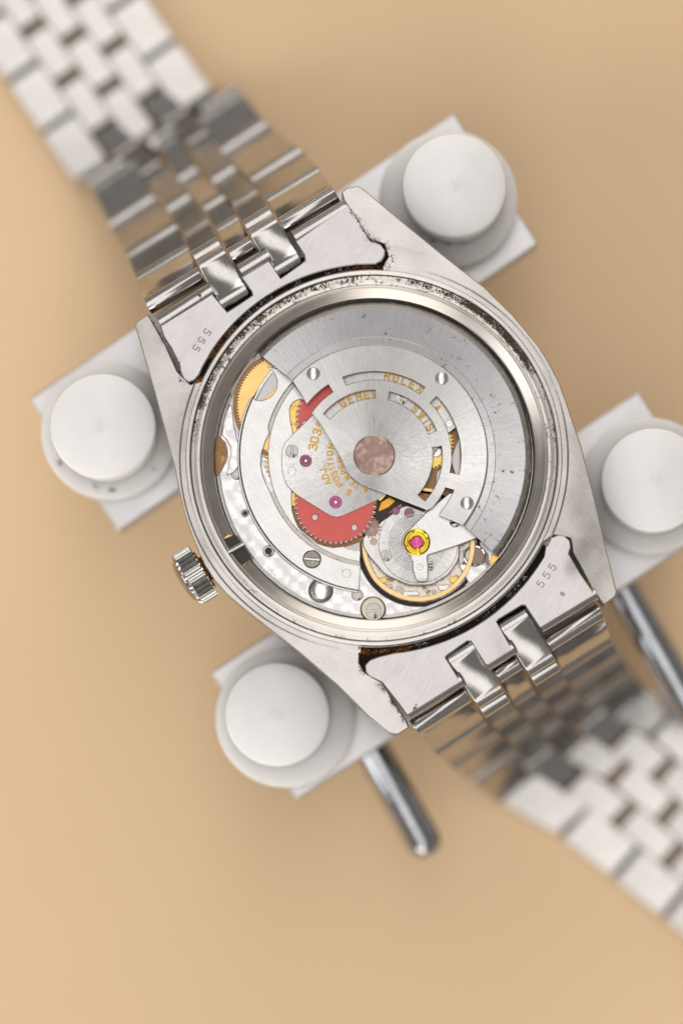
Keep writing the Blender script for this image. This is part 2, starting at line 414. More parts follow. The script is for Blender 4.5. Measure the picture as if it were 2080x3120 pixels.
def rod(p0, p1, z, r):
    a = W(*p0, z); b = W(*p1, z); mb = MB(); rr = r*Fz(z)*U; L = (b-a).length; e = rr*.75/L
    add_tube(mb, a, b, rr, 36, True, [(0, rr*.85), (.01, rr), (1-e, rr), (1-e*.75, rr*.93), (1-e*.4, rr*.80), (1-e*.12, rr*.62), (1, rr*.45)])
    return mb.build('slide_rod', M['chrome'], holder, a, 40)
rod((700, 1510), (1313, 2605), -520, 55)
rod((1460, 1040), (2140, 2215), -520, 55)
for (x, y, r, zt, cx, cy, cr, lab) in ((1384, 563, 157, -70, 1366, 605, 210, 'pegs with chipped centre'), (312, 1298, 160, -60, 332, 1313, 208, ''), (1991, 1462, 158, -75, 1978, 1480, 208, ''), (844, 2178, 158, -150, 868, 2188, 212, '')):
    zc = -245
    c0 = W(x, y, zt); f = Fz(zt)/Fz(zc)
    prof = [(0.5, zt+.6), (6, zt+1), (10, zt+.2), (15, zt+.6), (18, zt-.2), (r-25, zt), (r-23, zt-1.2), (r-7, zt-2), (r-3, zt-3.5), (r-1, zt-6), (r, zt-10), (r-1, zt-90), (r-6, zc-2)]
    pg = lathe('peg', x, y, prof, M['nylon'], holder, zt, 96, 50, True)
    lathe('flange', cx, cy, [(40, zc), (cr-7, zc), (cr-2.5, zc-2), (cr, zc-7), (cr, ZJ+2)], M['nylon2'], pg, zc, 96, 50, True)
    # chipped sprue mark in the centre of the peg
    mb = MB(); rnd = random.Random(int(x))
    for i in range(7):
        q = rnd.uniform(0, 6.3); rr = rnd.uniform(6, 17); px, py = x+rr*math.cos(q), y+rr*math.sin(q); sr = rnd.uniform(2.5, 5)
        add_plate(mb, circ(px, py, sr, 6, rnd.uniform(0, 60), rnd.uniform(380, 420)), [], zt+rnd.uniform(.5, 1.6), 4, .6)
    o = mb.build('moulding_scar', M['scar'], pg, W(x, y, zt))

# ================================================================== WATCH
watch = thing('wristwatch', 'steel wristwatch lying face down with its case back off and movement showing', 'wristwatch', W(1139, 1396, TZ))
CC = (1139, 1396)
def carc(r, a0, a1, n=24): return arc(r, a0, a1, n, CC)
def angc(p, c=CC): return math.degrees(math.atan2(c[1]-p[1], p[0]-c[0]))
# case middle with four lugs; between the lugs it follows the rim
left_out = [(448, 954), (412, 978), (410, 992), (433, 1068), (473, 1206), (503, 1318), (530, 1420), (546, 1500), (562, 1568), (587, 1640), (622, 1722), (655, 1772), (689, 1810), (745, 1858), (806, 1906), (918, 1994), (1031, 2092), (1122, 2184), (1186, 2234), (1212, 2238), (1245, 2218)]
bl_in = [(1238, 2198), (1163, 2080), (1112, 2050), (1094, 2020)]
br_in = [(1686, 1630), (1738, 1640), (1744, 1680), (1808, 1802), (1842, 1842)]
right_out = [(1876, 1816), (1880, 1802), (1847, 1671), (1806, 1498), (1771, 1360), (1735, 1253), (1704, 1165), (1668, 1096), (1640, 1052), (1563, 960), (1476, 874), (1359, 783), (1216, 665), (1106, 570), (1089, 561), (1052, 569), (1040, 582)]
tr_in = [(1047, 606), (1118, 726), (1170, 742), (1182, 780), (1165, 812)]
tl_in = [(612, 1160), (580, 1170), (540, 1130), (500, 1042), (458, 968)]
outline = left_out + bl_in + carc(577, angc((1094, 1975))-360 if angc((1094, 1975)) > 0 else angc((1094, 1975)), angc((1655, 1650)), 20) + br_in + right_out + tr_in + carc(577, angc((1165, 820)), angc((618, 1140)), 20) + tl_in
case = plate('case_middle', outline, [carc(566, 0, 360, 160)[:-1]], 0, 130, M['case'], watch, 3.5, CC, 'brushed steel case with four lugs and dirt along the end links', flare=2)
_c = W(*CC, 0)    # the back of the case falls away gently towards the lug tips
for v in case.data.vertices:
    rr = math.hypot(v.co.x, v.co.y)/U
    if v.co.z > -60*U and rr > 580: v.co.z -= .085*(rr-580)*U
case.data.polygons.foreach_set('use_smooth', [True]*len(case.data.polygons)); case.data.set_sharp_from_angle(angle=math.radians(30))
# recess under the end links with rust, seen in the gap
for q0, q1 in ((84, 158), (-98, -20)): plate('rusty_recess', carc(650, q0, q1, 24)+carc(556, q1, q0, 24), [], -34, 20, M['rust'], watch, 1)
# polished bezel flank below the case on the right side
lathe('bezel', *CC, [(560, -128), (588, -128), (592, -140), (588, -220), (560, -245), (480, -245)], M['steel'], watch, -150, 160, 40)
# lug-to-rim fillet and raised rim
lathe('rim', *CC, [(575, -60), (574.5, -8), (573.5, 7), (571, 10), (562, 10.5), (559.5, 8), (558.5, -6)], M['rim'], watch, 0, 192, 40)
lathe('gasket_seat', *CC, [(559, -5), (556, 0), (548, 1), (547, -1), (541, 0), (535, 1.5), (530, 0), (528, -5)], M['seat'], watch, 0, 192, 50)
lathe('inner_wall', CC[0]+1, CC[1]+2, [(530, -3), (527, -6), (524, -8), (521, -8.5), (520, -14), (517, -15), (514, -18), (496, -27), (491, -32), (489.5, -50), (488, -90), (487, -93), (486, -100)], M['wall'], watch, -30, 192, 28)
def sweep(name, c, prof, a0, a1, n, mat, parent, zr, smooth=30, label=None, skew0=0, skew1=0):
    mb = MB(); f = Fz(zr); cc = W(*c, zr); m = len(prof)
    for i in range(n+1):
        t = i/n
        for r, z in prof:
            a = a0+(a1-a0)*t; u = (r-342)/(460-342)
            a += skew0*(1-u)*(1-t)**8 + skew1*(1-u)*t**8
            q = math.radians(a); mb.v.append(Vector((cc.x+r*f*U*math.cos(q), cc.y+r*f*U*math.sin(q), (z-TZ)*U)))
    for i in range(n):
        for k in range(m): mb.f.append((i*m+k, (i+1)*m+k, (i+1)*m+(k+1) % m, i*m+(k+1) % m))
    mb.f.append(tuple(range(m))); mb.f.append(tuple(n*m+k for k in range(m)))
    return mb.build(name, mat, parent, W(*c, zr), smooth, label)
for q0, q1 in ((-27, 86), (157, 266)): sweep('rim_fillet', CC, [(594, .8), (588, -1.5), (580, -5), (574.5, -8), (574.5, -30), (594, -30)], q0, q1, 90, M['rim'], watch, 0, 40)
# --- main plate
ZM = -92
plate('main_plate', circ(1141, 1402, 484, 160), [circ(1274, 1661, 188, 80)], ZM, 60, M['perl'], watch, 1, (1141, 1402))
lathe('dark_gap_ring', 1141, 1402, [(489, ZM+3), (484.5, ZM+2.4), (481, ZM-1)], M['green'], watch, ZM, 160, 30)
lathe('plate_edge_ring', 1141, 1402, [(480.5, ZM+4), (474, ZM+5), (472, ZM)], M['rim'], watch, ZM, 160, 30)
# barrel
bar = plate('barrel_cover', circ(875, 1232, 176, 60), [], ZM+4, 6, M['grey'], watch, 1)
bw = plate('barrel_wheel', gear(877, 1234, 159, 104, 7), [], ZM+14, 10, M['gold'], watch, 1, (877, 1234), 'large brass toothed barrel wheel')
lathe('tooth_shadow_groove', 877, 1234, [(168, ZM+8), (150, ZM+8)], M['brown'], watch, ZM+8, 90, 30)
plate('bearing_segment', [(664, 1326), (676, 1336), (687, 1349), (694, 1374), (693, 1392), (686, 1412), (676, 1432), (664, 1450), (657, 1448), (655, 1390), (658, 1330)], [], ZM+6, 6, M['brown'], watch, 1)
plate('click_plate', [(700, 1232), (706, 1238), (709, 1262), (713, 1302), (724, 1345), (728, 1352), (726, 1420), (712, 1440), (690, 1448), (697, 1412), (703, 1385), (702, 1362), (692, 1342), (676, 1326), (680, 1290), (690, 1255)], [], ZM+9, 7, M['perl'], watch, 2)
for (x, y, r, m) in ((746, 1563, 12, 'brown'), (817.5, 1679, 18, 'screw'), (722, 1443, 19, 'grey'), (1088, 1813, 18, 'grey')):
    h = disc('jewel_hole', x, y, r, ZM+4, 4, M['screw'] if m != 'brown' else M['edge'], watch, 2.5)
    disc('hole', x, y, r*.62, ZM+5.5, 3, M['dark'] if m != 'grey' else M['grey'], h, 1)
bl = lathe('polished_stud', 977, 1800, [(2, ZM+9), (14, ZM+8.6), (24, ZM+7.2), (31, ZM+4.5), (35, ZM+0)], metal('satin_stud', (.95, .93, .92), .22, None, bump=.05), watch, ZM, 48, 60, True)
lathe('stud_ring', 977, 1800, [(38, ZM+5), (35, ZM+6), (34, ZM+2)], M['screw'], bl, ZM, 48, 30)
cs = disc('casing_screw', 1136, 1856, 39, ZM+22, 20, M['gold2'] if False else metal('nickel_screw', (.66, .60, .47), .3, None, bump=.3), watch, 5)
screw('screw_head', 1137, 1861, 25, ZM+27, M['screw'], cs, 3, .14)
# stem opening
plate('stem_opening_shade', [(680, 1643), (716, 1628), (763, 1694), (753, 1710), (738, 1723), (712, 1702)], [], -14, 80, M['dark'], watch, 1)  # solid dark block; the opening's inner shade is put into its colour
mb = MB(); a = W(694, 1684, -11); b = W(743, 1657, -11); add_tube(mb, a, b, 8*U, 16)
for k in range(9):
    c0 = a.lerp(b, k/9+.02); c1 = a.lerp(b, k/9+.075); add_tube(mb, c0, c1, 10*U, 16)
mb.build('winding_stem', M['steel'], watch, a, 30)
plate('stem_pinion', gear(736, 1708, 20, 16, 6), [], -16, 8, M['gold2'], watch, 1)
plate('stem_pinion', gear(699, 1645, 20, 16, 5), [], -15.5, 8, M['gold2'], watch, 1)
# --- ring bridge (two steps)
RB = (1142, 1389)
def ang(p): return math.degrees(math.atan2(RB[1]-p[1], p[0]-RB[0])) % 360
aL = ang((837, 1122)); aE = ang((1093, 1800))
ZR = -64
notch = circ(790, 1166, 54, 14, -100, 62, False)        # bite for the small wheel window
def ringpoly(ro, ri, zs):
    pts = arc(ro, ang((784, 1218)), aE, 44, RB)
    pts += [(1097, 1713)] + arc(ri, ang((1097, 1713)), ang((828, 1502)), 22, RB)
    pts += [(812, 1477), (800, 1447), (794, 1415), (797, 1380), (808, 1345), (820, 1322)]
    pts += arc(ri, ang((829, 1300)), ang((905, 1166)), 10, RB) + [(893, 1160), (846, 1122)]
    return pts + [p for p in reversed(notch)]
plate('ring_bridge', ringpoly(412, 337, 0), [], ZR, 18, M['bridge'], watch, 2.2, RB)
for q0, q1 in ((ang((905, 1165)), ang((826, 1325))), (ang((830, 1498)), ang((1095, 1720)))): plate('bridge_groove', arc(339, q0, q1, 26, RB) + arc(324, q1, q0, 26, RB), [], ZR-9, 4, M['edge'], watch, .5, RB)
lowp = arc(420, ang((780, 1225)), ang((1090, 1812)), 50, RB) + arc(400, ang((1090, 1790)), ang((800, 1190)), 50, RB)
plate('lower_ring_lip', lowp, [], ZR-7, 14, M['bridge'], watch, 2, RB)
lowg = arc(415, ang((780, 1225)), ang((1090, 1800)), 50, RB) + arc(408, ang((1090, 1790)), ang((800, 1190)), 50, RB)
plate('bridge_gap_line', lowg, [], ZR-5.5, 2, M['green'], watch, .3, RB)
plate('wheel_window', arc(403, ang((782, 1222)), ang((840, 1118)), 10, RB)+circ(790, 1166, 56, 12, 66, -106, False), [], ZR-13, 5, M['grey'], watch, .8)
plate('window_wheel', [(806, 1222), (803, 1212), (811, 1214), (812, 1203), (819, 1208), (820, 1196), (827, 1200), (828, 1188), (834, 1192), (835, 1178), (841, 1180), (842, 1192), (836, 1205), (826, 1214), (816, 1220)], [], ZR-9, 4, M['gold'], watch, .6)
plate('window_strip', arc(412, ang((780, 1222)), ang((840, 1116)), 10, RB)+arc(402, ang((842, 1124)), ang((790, 1222)), 10, RB), [], ZR-6, 8, M['bridge'], watch, 1.5)
plate('intermediate_wheel', gear(890, 1405, 86, 34, 14), [], ZR-12, 6, M['gold2'], watch, 1)
# inner disc with the opening for the red wheels
inner = arc(326, ang((900, 1175)), ang((1096, 1713)), 40, RB) + [(1098, 1690), (1098, 1650), (1091, 1650), (1075, 1658), (1052, 1664), (1014, 1668), (988, 1663), (965, 1655), (944, 1643), (926, 1627), (909, 1605), (898, 1582), (890, 1555), (888, 1525), (889, 1497), (893, 1320), (885, 1283), (882, 1248), (885, 1237), (893, 1226), (902, 1220), (916, 1216), (930, 1222), (914, 1190)]
plate('inner_bridge', inner, [], ZR-3, 16, M['bridge'], watch, 2, RB)
plate('speckled_pad', [(1046, 1668), (1080, 1660), (1096, 1649), (1097, 1680), (1080, 1678), (1060, 1674)], [], ZR-1, 5, M['edge'], watch, 1)
# floor of the gear train
plate('train_floor', arc(318, -17, 262, 60)+[(1102, 1645), (1150, 1575), (1230, 1528), (1310, 1530), (1400, 1545)], [], ZM+6, 8, M['brown'], watch, 1, RB)
plate('train_wheel', gear(1300, 1350, 84, 44, 9), [], ZM+14, 5, M['gold2'], watch, 1)
plate('train_wheel', gear(905, 1265, 34, 18, 7), [], ZM+17, 5, M['gold2'], watch, 1)
plate('train_wheel', gear(905, 1520, 30, 14, 7), [], ZM+12, 5, M['gold2'], watch, 1)
plate('train_arbor', circ(1328, 1376, 17, 24), [], ZM+20, 8, M['steel'], watch, 2)
plate('train_bar', [(1285, 1484), (1322, 1490), (1320, 1500), (1283, 1494)], [], ZM+24, 5, M['gold'], watch, 1)
plate('train_cock', [(1330, 1440), (1346, 1424), (1344, 1460), (1328, 1476)], [], ZM+22, 6, M['grey'], watch, 1)
plate('train_cock', [(1372, 1400), (1400, 1330), (1404, 1450), (1388, 1450)], [], ZM+18, 6, M['grey'], watch, 1)
# red reversing wheels
ZG = -66
for (cx, cy, n, pins) in ((1021, 1534, 47, ((959, 1576), (1079.5, 1607))), (1026, 1276, 47, ((930, 1291),))):
    dk = plate('wheel_under_teeth', gear(cx, cy, 127, n, 13, 3), [], ZG-5, 6, M['edge'], watch, 1)
    g = plate('reversing_wheel', gear(cx, cy, 126, n, 12), [], ZG+1, 4, M['red'], watch, 1, label='red anodised toothed reversing wheel')
    for (px, py) in pins:
        r_ = disc('pin', px, py, 10.5, ZG+3.5, 3, M['screw'], g, 2, 24); disc('pin_hole', px+1.5, py, 5.5, ZG+4.6, 1.5, M['cap'], r_, .8, 16) if False else None
# --- bridge with gold lettering
ZT = -52
tp = [(954, 1262), (1000, 1222), (1030, 1196), (1035, 1160)] + arc(262, 114, 18, 24) + [(1387, 1304), (1365, 1320), (1310, 1400), (1240, 1470), (1178, 1505), (1150, 1522), (1054, 1566), (1038, 1572), (1022, 1574), (1006, 1571), (993, 1564), (903, 1508), (886, 1492), (874, 1480), (864, 1455), (858, 1430), (857, 1397), (859, 1370), (868, 1348), (894, 1320)]
tb = plate('gear_bridge', tp, [], ZT, 12, M['textplate'], watch, 1.8, RB, 'silvered bridge with gold filled engraving')
zt = ZT+1.4
arc_text('lettering', [(c, 81.2-6.25*i) for i, c in enumerate('ROLEX')], 246, 21, zt, M['ink'], tb, 4.6)
arc_text('lettering', [('G', 121.5), ('E', 113.5), ('N', 105.5), ('E', 98), ('V', 91)], 189, 21, zt, M['ink'], tb, 4.6)
arc_text('lettering', [('S', 49.5), ('W', 41), ('I', 34), ('S', 27.5), ('S', 20)], 189, 20, zt, M['ink'], tb, 4.4)
arc_text('lettering', [('.', 43.5), ('A', 37.5), ('.', 33)], 240, 20, zt, M['ink'], tb, 4.6)
arc_text('lettering', [('3', 171.9), ('0', 165.2), ('3', 157.6), ('5', 150.2)], 191, 23, zt, M['ink'], tb, 4.6)
arc_text('lettering', [('A', 209.4), ('D', 202.6), ('J', 195.9), ('.', 190.6)], 164, 18, zt, M['ink'], tb, 3.8)
arc_text('lettering', [('5', 234.5), ('P', 218.4), ('O', 210.8), ('S', 203), ('I', 196.6), ('T', 190), ('I', 183.8), ('O', 176.8), ('N', 168)], 137, 17, zt, M['ink'], tb, 3.8)
arc_text('lettering', [('&', 254.8), ('T', 239.3), ('E', 229.3), ('M', 218.2), ('P', 207.2), ('E', 197.2), ('R', 187)], 107, 16, zt, M['ink'], tb, 3.7)
screw('screw', 889, 1374, 20, ZT+5, M['screw'], tb, 84)
screw('screw', 1223, 1212, 20, ZT+4, M['screw'], tb, 84)
for (x, y, r) in ((931, 1404, 19), (1022, 1530, 20)):
    m_ = M['ruby'] if y < 1500 else simple('magenta_ruby', (.38, .012, .19), .08, 0, .3, .1, 1.0)
    j = lathe('ruby_jewel', x, y, [(r, ZT+1), (r-1, ZT+3.5), (r*.72, ZT+3.2), (r*.66, ZT+1.2), (r*.45, ZT+1), (r*.36, ZT+2.6), (2, ZT+2.4)], m_, tb, ZT, 36, 30)
    disc('pivot', x+.5, y-.5, r*.27, ZT+3.2, 2, M['steel'], j, 1.2, 16)
for (x, y, r) in ((889, 1434, 12), (1368, 1290, 11)):
    mb = MB(); add_lathe(mb, x, y, [(r, ZT+.6), (r-1, ZT+1.5), (1, ZT+1.8)], ZT, 24, closed_top=False); mb.build('dowel_pin', M['steel'], tb, W(x, y, ZT), 30)
plate('bridge_post', [(1170, 1500), (1178, 1506), (1160, 1526), (1150, 1522)], [], ZT-2, 10, M['gold'], watch, 1)
# ring bridge fittings
screw('screw', 950, 1704, 27, ZR+4, metal('dark_polished_screw', (.28, .26, .22), .12, None, bump=.5, spots=.3, spotcol=(.3, .28, .25), spotscale=.08), watch, -5, .17)
plate('screw_slot', [(925.5, 1699), (974, 1703), (973.6, 1709), (925, 1705)], [], ZR+5, 5, M['steel'], watch, .8)
lathe('screw_ring', 950, 1704, [(28.5, ZR+1), (27, ZR+3), (25.5, ZR+1)], M['steel'], watch, ZR, 40, 30)
lathe('dowel_ring', 1055, 1747, [(14, ZR-.5), (13, ZR+1), (12, ZR-.5)], M['edge'], watch, ZR, 32, 30)
# --- balance
ZB = -86
bc = (1274, 1661)
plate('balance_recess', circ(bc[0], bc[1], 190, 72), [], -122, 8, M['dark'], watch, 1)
plate('balance_floor', circ(bc[0]+2, bc[1], 176, 60), [], -112, 8, metal('reflecting_floor', (.74, .64, .56), .16, None, bump=.9, spots=.25, spotcol=(.25, .16, .1), spotscale=.03, blotch=.3), watch, 1)
plate('side_plate', [(1396, 1719), (1478, 1719), (1487, 1738), (1470, 1752), (1432, 1780), (1424, 1770)], [], ZM+2.5, 6, M['perl'], watch, 2)
plate('side_plate', [(1440, 1650), (1462, 1662), (1488, 1688), (1492, 1736), (1478, 1716), (1440, 1722), (1430, 1700)], [], ZM+1.8, 6, metal('mauve_plate', (.26, .19, .17), .25, None, bump=.4), watch, 2)
plate('gold_block', [(1492, 1712), (1496, 1694), (1516, 1684), (1520, 1700), (1496, 1724)], [], ZM+12, 8, M['gold2'], watch, 1)
lathe('side_ring', 1446, 1694, [(34, ZM+2), (31, ZM+4), (28, ZM+2)], M['steel'], watch, ZM, 48, 30)
bd = rounded([(1102, 1660), (1108, 1626), (1169, 1582), (1232, 1538), (1300, 1545), (1400, 1650), (1398, 1705), (1366, 1752), (1313, 1784), (1243, 1784), (1173, 1752), (1122, 1694)], 14, 3)
bpz = -76
sil = plate('under_bridge', bd, [], bpz-3, 8, metal('sunburst_under_bridge', (.76, .73, .71), .22, 'radial', 0, .5, .7, .6), watch, 3, (1269, 1651))
br = lathe('balance_rim', *bc, [(172.5, ZB-8), (172.5, ZB-1), (171, ZB), (159, ZB), (157.5, ZB-1), (157.5, ZB-8)], M['balance'], watch, ZB, 120, 30)
lathe('regulator_groove', 1274, 1655, [(122, bpz-4), (121, bpz-1.6), (119.5, bpz-4)], M['dark'], watch, bpz, 80, 30)
sx, sy = 1176, 1693
screw('screw', sx, sy, 18, bpz+1, M['screw'], watch, 70, .2)
disc('pad', 1138, 1650, 11, bpz-1.5, 3, metal('beige_pad', (.62, .5, .36), .4, None), watch, 1)
for (x, y, r, a) in ((1217, 1799, 14, 20), (1322, 1803, 8, 50)): screw('screw', x, y, r, -98, M['screw'], watch, a)
for (x, y, w_, h_, m) in ((1165, 1768, 16, 10, 'gold2'), (1182, 1786, 14, 8, 'grey'), (1352, 1790, 22, 10, 'steel'), (1382, 1766, 16, 12, 'gold2'), (1250, 1808, 30, 8, 'steel'), (1405, 1700, 10, 24, 'grey'), (1418, 1720, 12, 14, 'brown')):
    plate('floor_stop', rounded([(x-w_, y-h_*.6), (x+w_*.7, y-h_), (x+w_, y+h_*.7), (x-w_*.6, y+h_)], 4, 2), [], -104, 6, M[m], watch, 1.5)
# hairspring
HS = (1269, 1650)
mb = MB(); turns = 5.2; N = 420; hz = bpz+6
prev = None
for i in range(N+1):
    t = i/N; a = t*turns*2*math.pi; r = 52+38*t
    x, y = HS[0]+r*math.cos(a), HS[1]-r*math.sin(a); w_ = 1.0
    c = W(x, y, hz); nrm = Vector((math.cos(a), math.sin(a), 0))*w_*U; up = Vector((0, 0, 3.5*U))
    k = len(mb.v); mb.v += [c-nrm, c+nrm, c+nrm-up, c-nrm-up]
    if i: mb.f += [(k-4, k-3, k+1, k), (k-3, k-2, k+2, k+1), (k-2, k-1, k+3, k+2), (k-1, k-4, k, k+3)]
mb.build('hairspring', metal('blued_grey_spring', (.50, .48, .48), .2, None), watch, W(*HS, hz), 40)
# dark items at the upper left of the balance
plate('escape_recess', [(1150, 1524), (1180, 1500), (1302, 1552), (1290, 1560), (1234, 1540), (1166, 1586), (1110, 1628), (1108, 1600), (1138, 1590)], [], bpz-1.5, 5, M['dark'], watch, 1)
plate('escape_wheel_part', [(1160, 1530), (1186, 1514), (1206, 1526), (1184, 1546), (1150, 1560)], [], bpz+2, 4, metal('orange_brass', (.75, .38, .06), .25, None, bump=.4), watch, 1.5)
plate('escape_wheel_part', [(1192, 1552), (1222, 1532), (1228, 1544), (1200, 1562), (1180, 1566)], [], bpz+3, 4, M['ruby'], watch, 2)
plate('train_wheel', gear(1128, 1606, 34, 18, 8), [], bpz-.5, 3, M['cap'], watch, 1)
for (x, y, r) in ((1246, 1563, 15), (1205, 1556, 12)): disc('ruby_jewel', x, y, r, bpz+5, 6, M['ruby'], watch, 2)
# balance bridge arm with tail
zA = -58
armp = [(1252, 1607), (1302, 1557), (1368, 1502), (1400, 1500), (1450, 1560), (1475, 1600), (1472, 1632), (1449, 1641), (1400, 1660), (1303, 1692), (1301, 1700), (1304, 1726), (1303, 1764), (1297, 1772), (1270, 1772), (1266, 1764), (1257, 1737), (1256, 1709), (1250, 1701)] + circ(1269, 1652, 46, 10, 247, 118, False)
arm = plate('balance_bridge', armp, [], zA, 12, M['bridge'], watch, 2.4, (1269, 1651), 'silver arm holding the balance jewel')
plate('tail_end', [(1268, 1763), (1302, 1761), (1301, 1769), (1296, 1772), (1271, 1772)], [], zA+.8, 4, M['mirror'], arm, 1.5)
js = lathe('jewel_setting', 1269, 1652, [(42, zA+.5), (41.5, zA+5), (38, zA+6), (35, zA+4), (31, zA+4), (29, zA+7), (20, zA+6), (19, zA+3)], metal('yellow_gold_setting', (.86, .62, .06), .16, None, bump=.2), arm, zA, 60, 30)
lathe('pink_jewel', 1269, 1652, [(19.5, zA+4), (17, zA+6.5), (11, zA+7.5), (9, zA+6), (7, zA+6), (6, zA+8), (1, zA+8.3)], M['pink'], js, zA, 40, 50)
mb = MB()   # lyre-shaped shock spring
lyre = [(1269, 1676), (1255, 1668), (1245, 1655), (1247, 1645), (1257, 1641), (1262, 1634), (1272, 1631), (1281, 1635), (1284, 1643), (1292, 1650), (1290, 1661), (1281, 1667), (1276, 1676)]
pts = [W(x, y, zA+9) for x, y in lyre]
for a, b in zip(pts, pts[1:]): add_tube(mb, a, b, 1.9*U, 8)
mb.build('shock_spring', M['gold2'], js, pts[0], 40)
for k in range(4):
    a = 20+90*k; q = math.radians(a); c = (1269+36*math.cos(q), 1652-36*math.sin(q))
    plate('setting_notch', circ(c[0], c[1], 4.5, 6), [], zA+6.6, 2, M['brown'], js, .5)
screw('screw', 1279, 1727, 11, zA+4, M['steel'], arm, -25, .2)
mb = MB()
for k in range(3):
    add_tube(mb, W(1306, 1716+9*k, zA-6), W(1318, 1714+9*k, zA-6), 4*U, 10)
mb.build('stud_screw', M['screw'], arm, W(1310, 1720, zA), 40)

screw('screw', 1386, 1590, 17, zA+3, M['screw'], watch, 20)
# --- rotor
ZO = -22
def poly_slot(r0, r1, a0, a1, n=12): return arc(r1, a0, a1, n) + arc(r0, a1, a0, n)
def aa(p): return math.degrees(math.atan2(1389-p[1], p[0]-1142))
R_ = 342
aTL = aa((891, 1160)); aBR = aa((1412, 1603))
s6a, s6b = aa((932, 1229)), aa((1001.8, 1171.7))
red_o = arc(260, aa((932, 1229)) % 360, s6b, 8); red_i = arc(233.5, aa((1015, 1193)), aa((950.6, 1257.8)), 8)
rp = [(889, 1157)] + red_o + red_i + [(973, 1286), (1000, 1331), (1027, 1375), (1046, 1412), (1056, 1434), (1066, 1450), (1080, 1462), (1100, 1474), (1124, 1485), (1166, 1500), (1230, 1526), (1302, 1554)]
rp += arc(236, aa((1304, 1553)), aa((1355, 1483)), 8)[1:] + arc(262, aa((1381, 1491)), aa((1343, 1556)), 6) + [(1336, 1568), (1400, 1595)]
rp += arc(R_, aBR, aTL-360 if aTL > 180 else aTL, 60)
holes = [poly_slot(233, 260, aa((1049, 1160)), aa((1287, 1189))), poly_slot(176, 203, aa((993, 1267)), 89.8),
         poly_slot(176, 203, aa((1185, 1204)), aa((1318, 1318))), poly_slot(234, 262, aa((1319, 1217)), aa((1386, 1444))),
         poly_slot(177, 205, aa((1331, 1360)), aa((1284, 1518)))]
rotor = plate('rotor', rp, holes, ZO, 12, M['rotor'], watch, 1.8, RB, 'winding rotor plate with curved slots')
RW = (1142, 1393)
def ab(p): return math.degrees(math.atan2(RW[1]-p[1], p[0]-RW[0]))
w0, w1 = ab((801, 1086)), ab((1500.7, 1680.6))
ski = ab((889, 1157))-w0; ske = ab((1414, 1602))-w1
wt = sweep('rotor_weight', RW, [(343.5, ZO-12), (343.5, ZO-1), (345, ZO+.5), (366, ZO+1), (368, ZO-.5), (458, ZO-5.5), (460, ZO-7), (460, ZO-20)], w0, w1, 140, M['weight'], rotor, ZO, 30, 'heavy radially brushed rotor weight', ski, ske)
sweep('weight_edge', RW, [(450, ZO-44), (450, ZO-9), (460.3, ZO-7), (468, ZO-12), (477, ZO-20), (480, ZO-28), (480.5, ZO-44)], w0, w1, 140, M['edge'], wt, ZO, 30, 'darker machined outer edge')
lathe_mb = sweep('weight_joint', RW, [(341.3, ZO-10), (341.3, ZO+.2), (343.3, ZO+.2), (343.3, ZO-10)], w0+ski, w1+ske, 120, M['mark'], wt, ZO)
for (x, y) in ((954, 1138), (1345, 1152), (1422, 1533)):
    rv = lathe('rivet', x, y, [(20.5, ZO-1), (20, ZO+1.6), (18.3, ZO+2.0), (17.5, ZO-.5), (16.5, ZO-1.5)], M['screw'], rotor, ZO, 36, 30)
    lathe('rivet_cup', x, y, [(17.8, ZO+.6), (14, ZO+2.2), (9, ZO+3.3), (4, ZO+3.8), (.5, ZO+4)], metal('satin_rivet', (.95, .92, .92), .22, None, bump=.05), rv, ZO, 36, 60)
ax = lathe('axle_cap', 1139.5, 1388, [(63, ZO-.5), (62.6, ZO+3), (61, ZO+5), (59.5, ZO+4.6), (58.5, ZO+4.4), (1, ZO+4.7)], M['cap'], rotor, ZO, 80, 20, label='dull pinkish grey rotor axle cap')
lathe('cap_rim', 1139.5, 1388, [(64.3, ZO-.3), (63.6, ZO+3.6), (61.3, ZO+5.8), (60, ZO+4.2)], M['steel'], ax, ZO, 80, 50)

# --- grime: tiny irregular flakes of dried dirt and rust lying on the steel
def flecks(name, lines, n, spread, z, mat, seed, smin=.8, smax=3.6, side=0, parent=None):
    rnd = random.Random(seed); mb = MB(); seg = []
    for l in lines:
        for a, b in zip(l, l[1:]): seg.append((Vector(a), Vector(b)))
    wts = [(b-a).length for a, b in seg]
    cen = [rnd.choices(seg, wts)[0] for _ in range(max(4, n//14))]; cen = [(a.lerp(b, rnd.random()), (b-a).normalized()) for a, b in cen]
    for i in range(n):
        c, d = rnd.choice(cen); nn = Vector((-d.y, d.x)); k = abs(rnd.gauss(0, spread)) if side else rnd.gauss(0, spread)
        p = c + d*rnd.gauss(0, spread*1.1) + nn*k*(side or 1); r = rnd.uniform(smin, smax)*(1-min(.75, abs(k)/(spread*3.2))); m = rnd.randint(5, 8)
        poly = [(p.x+r*rnd.uniform(.5, 1.3)*math.cos(6.283*j/m), p.y-r*rnd.uniform(.5, 1.3)*math.sin(6.283*j/m)) for j in range(m)]
        h = rnd.uniform(.25, 1.3); w = [W(x, y, z+h, z) for x, y in poly]; c3 = W(p.x, p.y, z+h*1.5, z); b0 = len(mb.v)
        mb.v += w + [c3] + [W(x, y, z-.3, z) for x, y in poly]
        for j in range(m):
            j2 = (j+1) % m; mb.f.append((b0+j, b0+j2, b0+m)); mb.f.append((b0+j, b0+m+1+j, b0+m+1+j2, b0+j2))
    o = mb.build(name, mat, parent or watch, W(*seg[0][0], z)); o['kind'] = 'stuff'; return o
dirt0 = 0
dirt = simple('dried_dirt', (.07, .045, .026), .7, .2, .8, .08, .3)
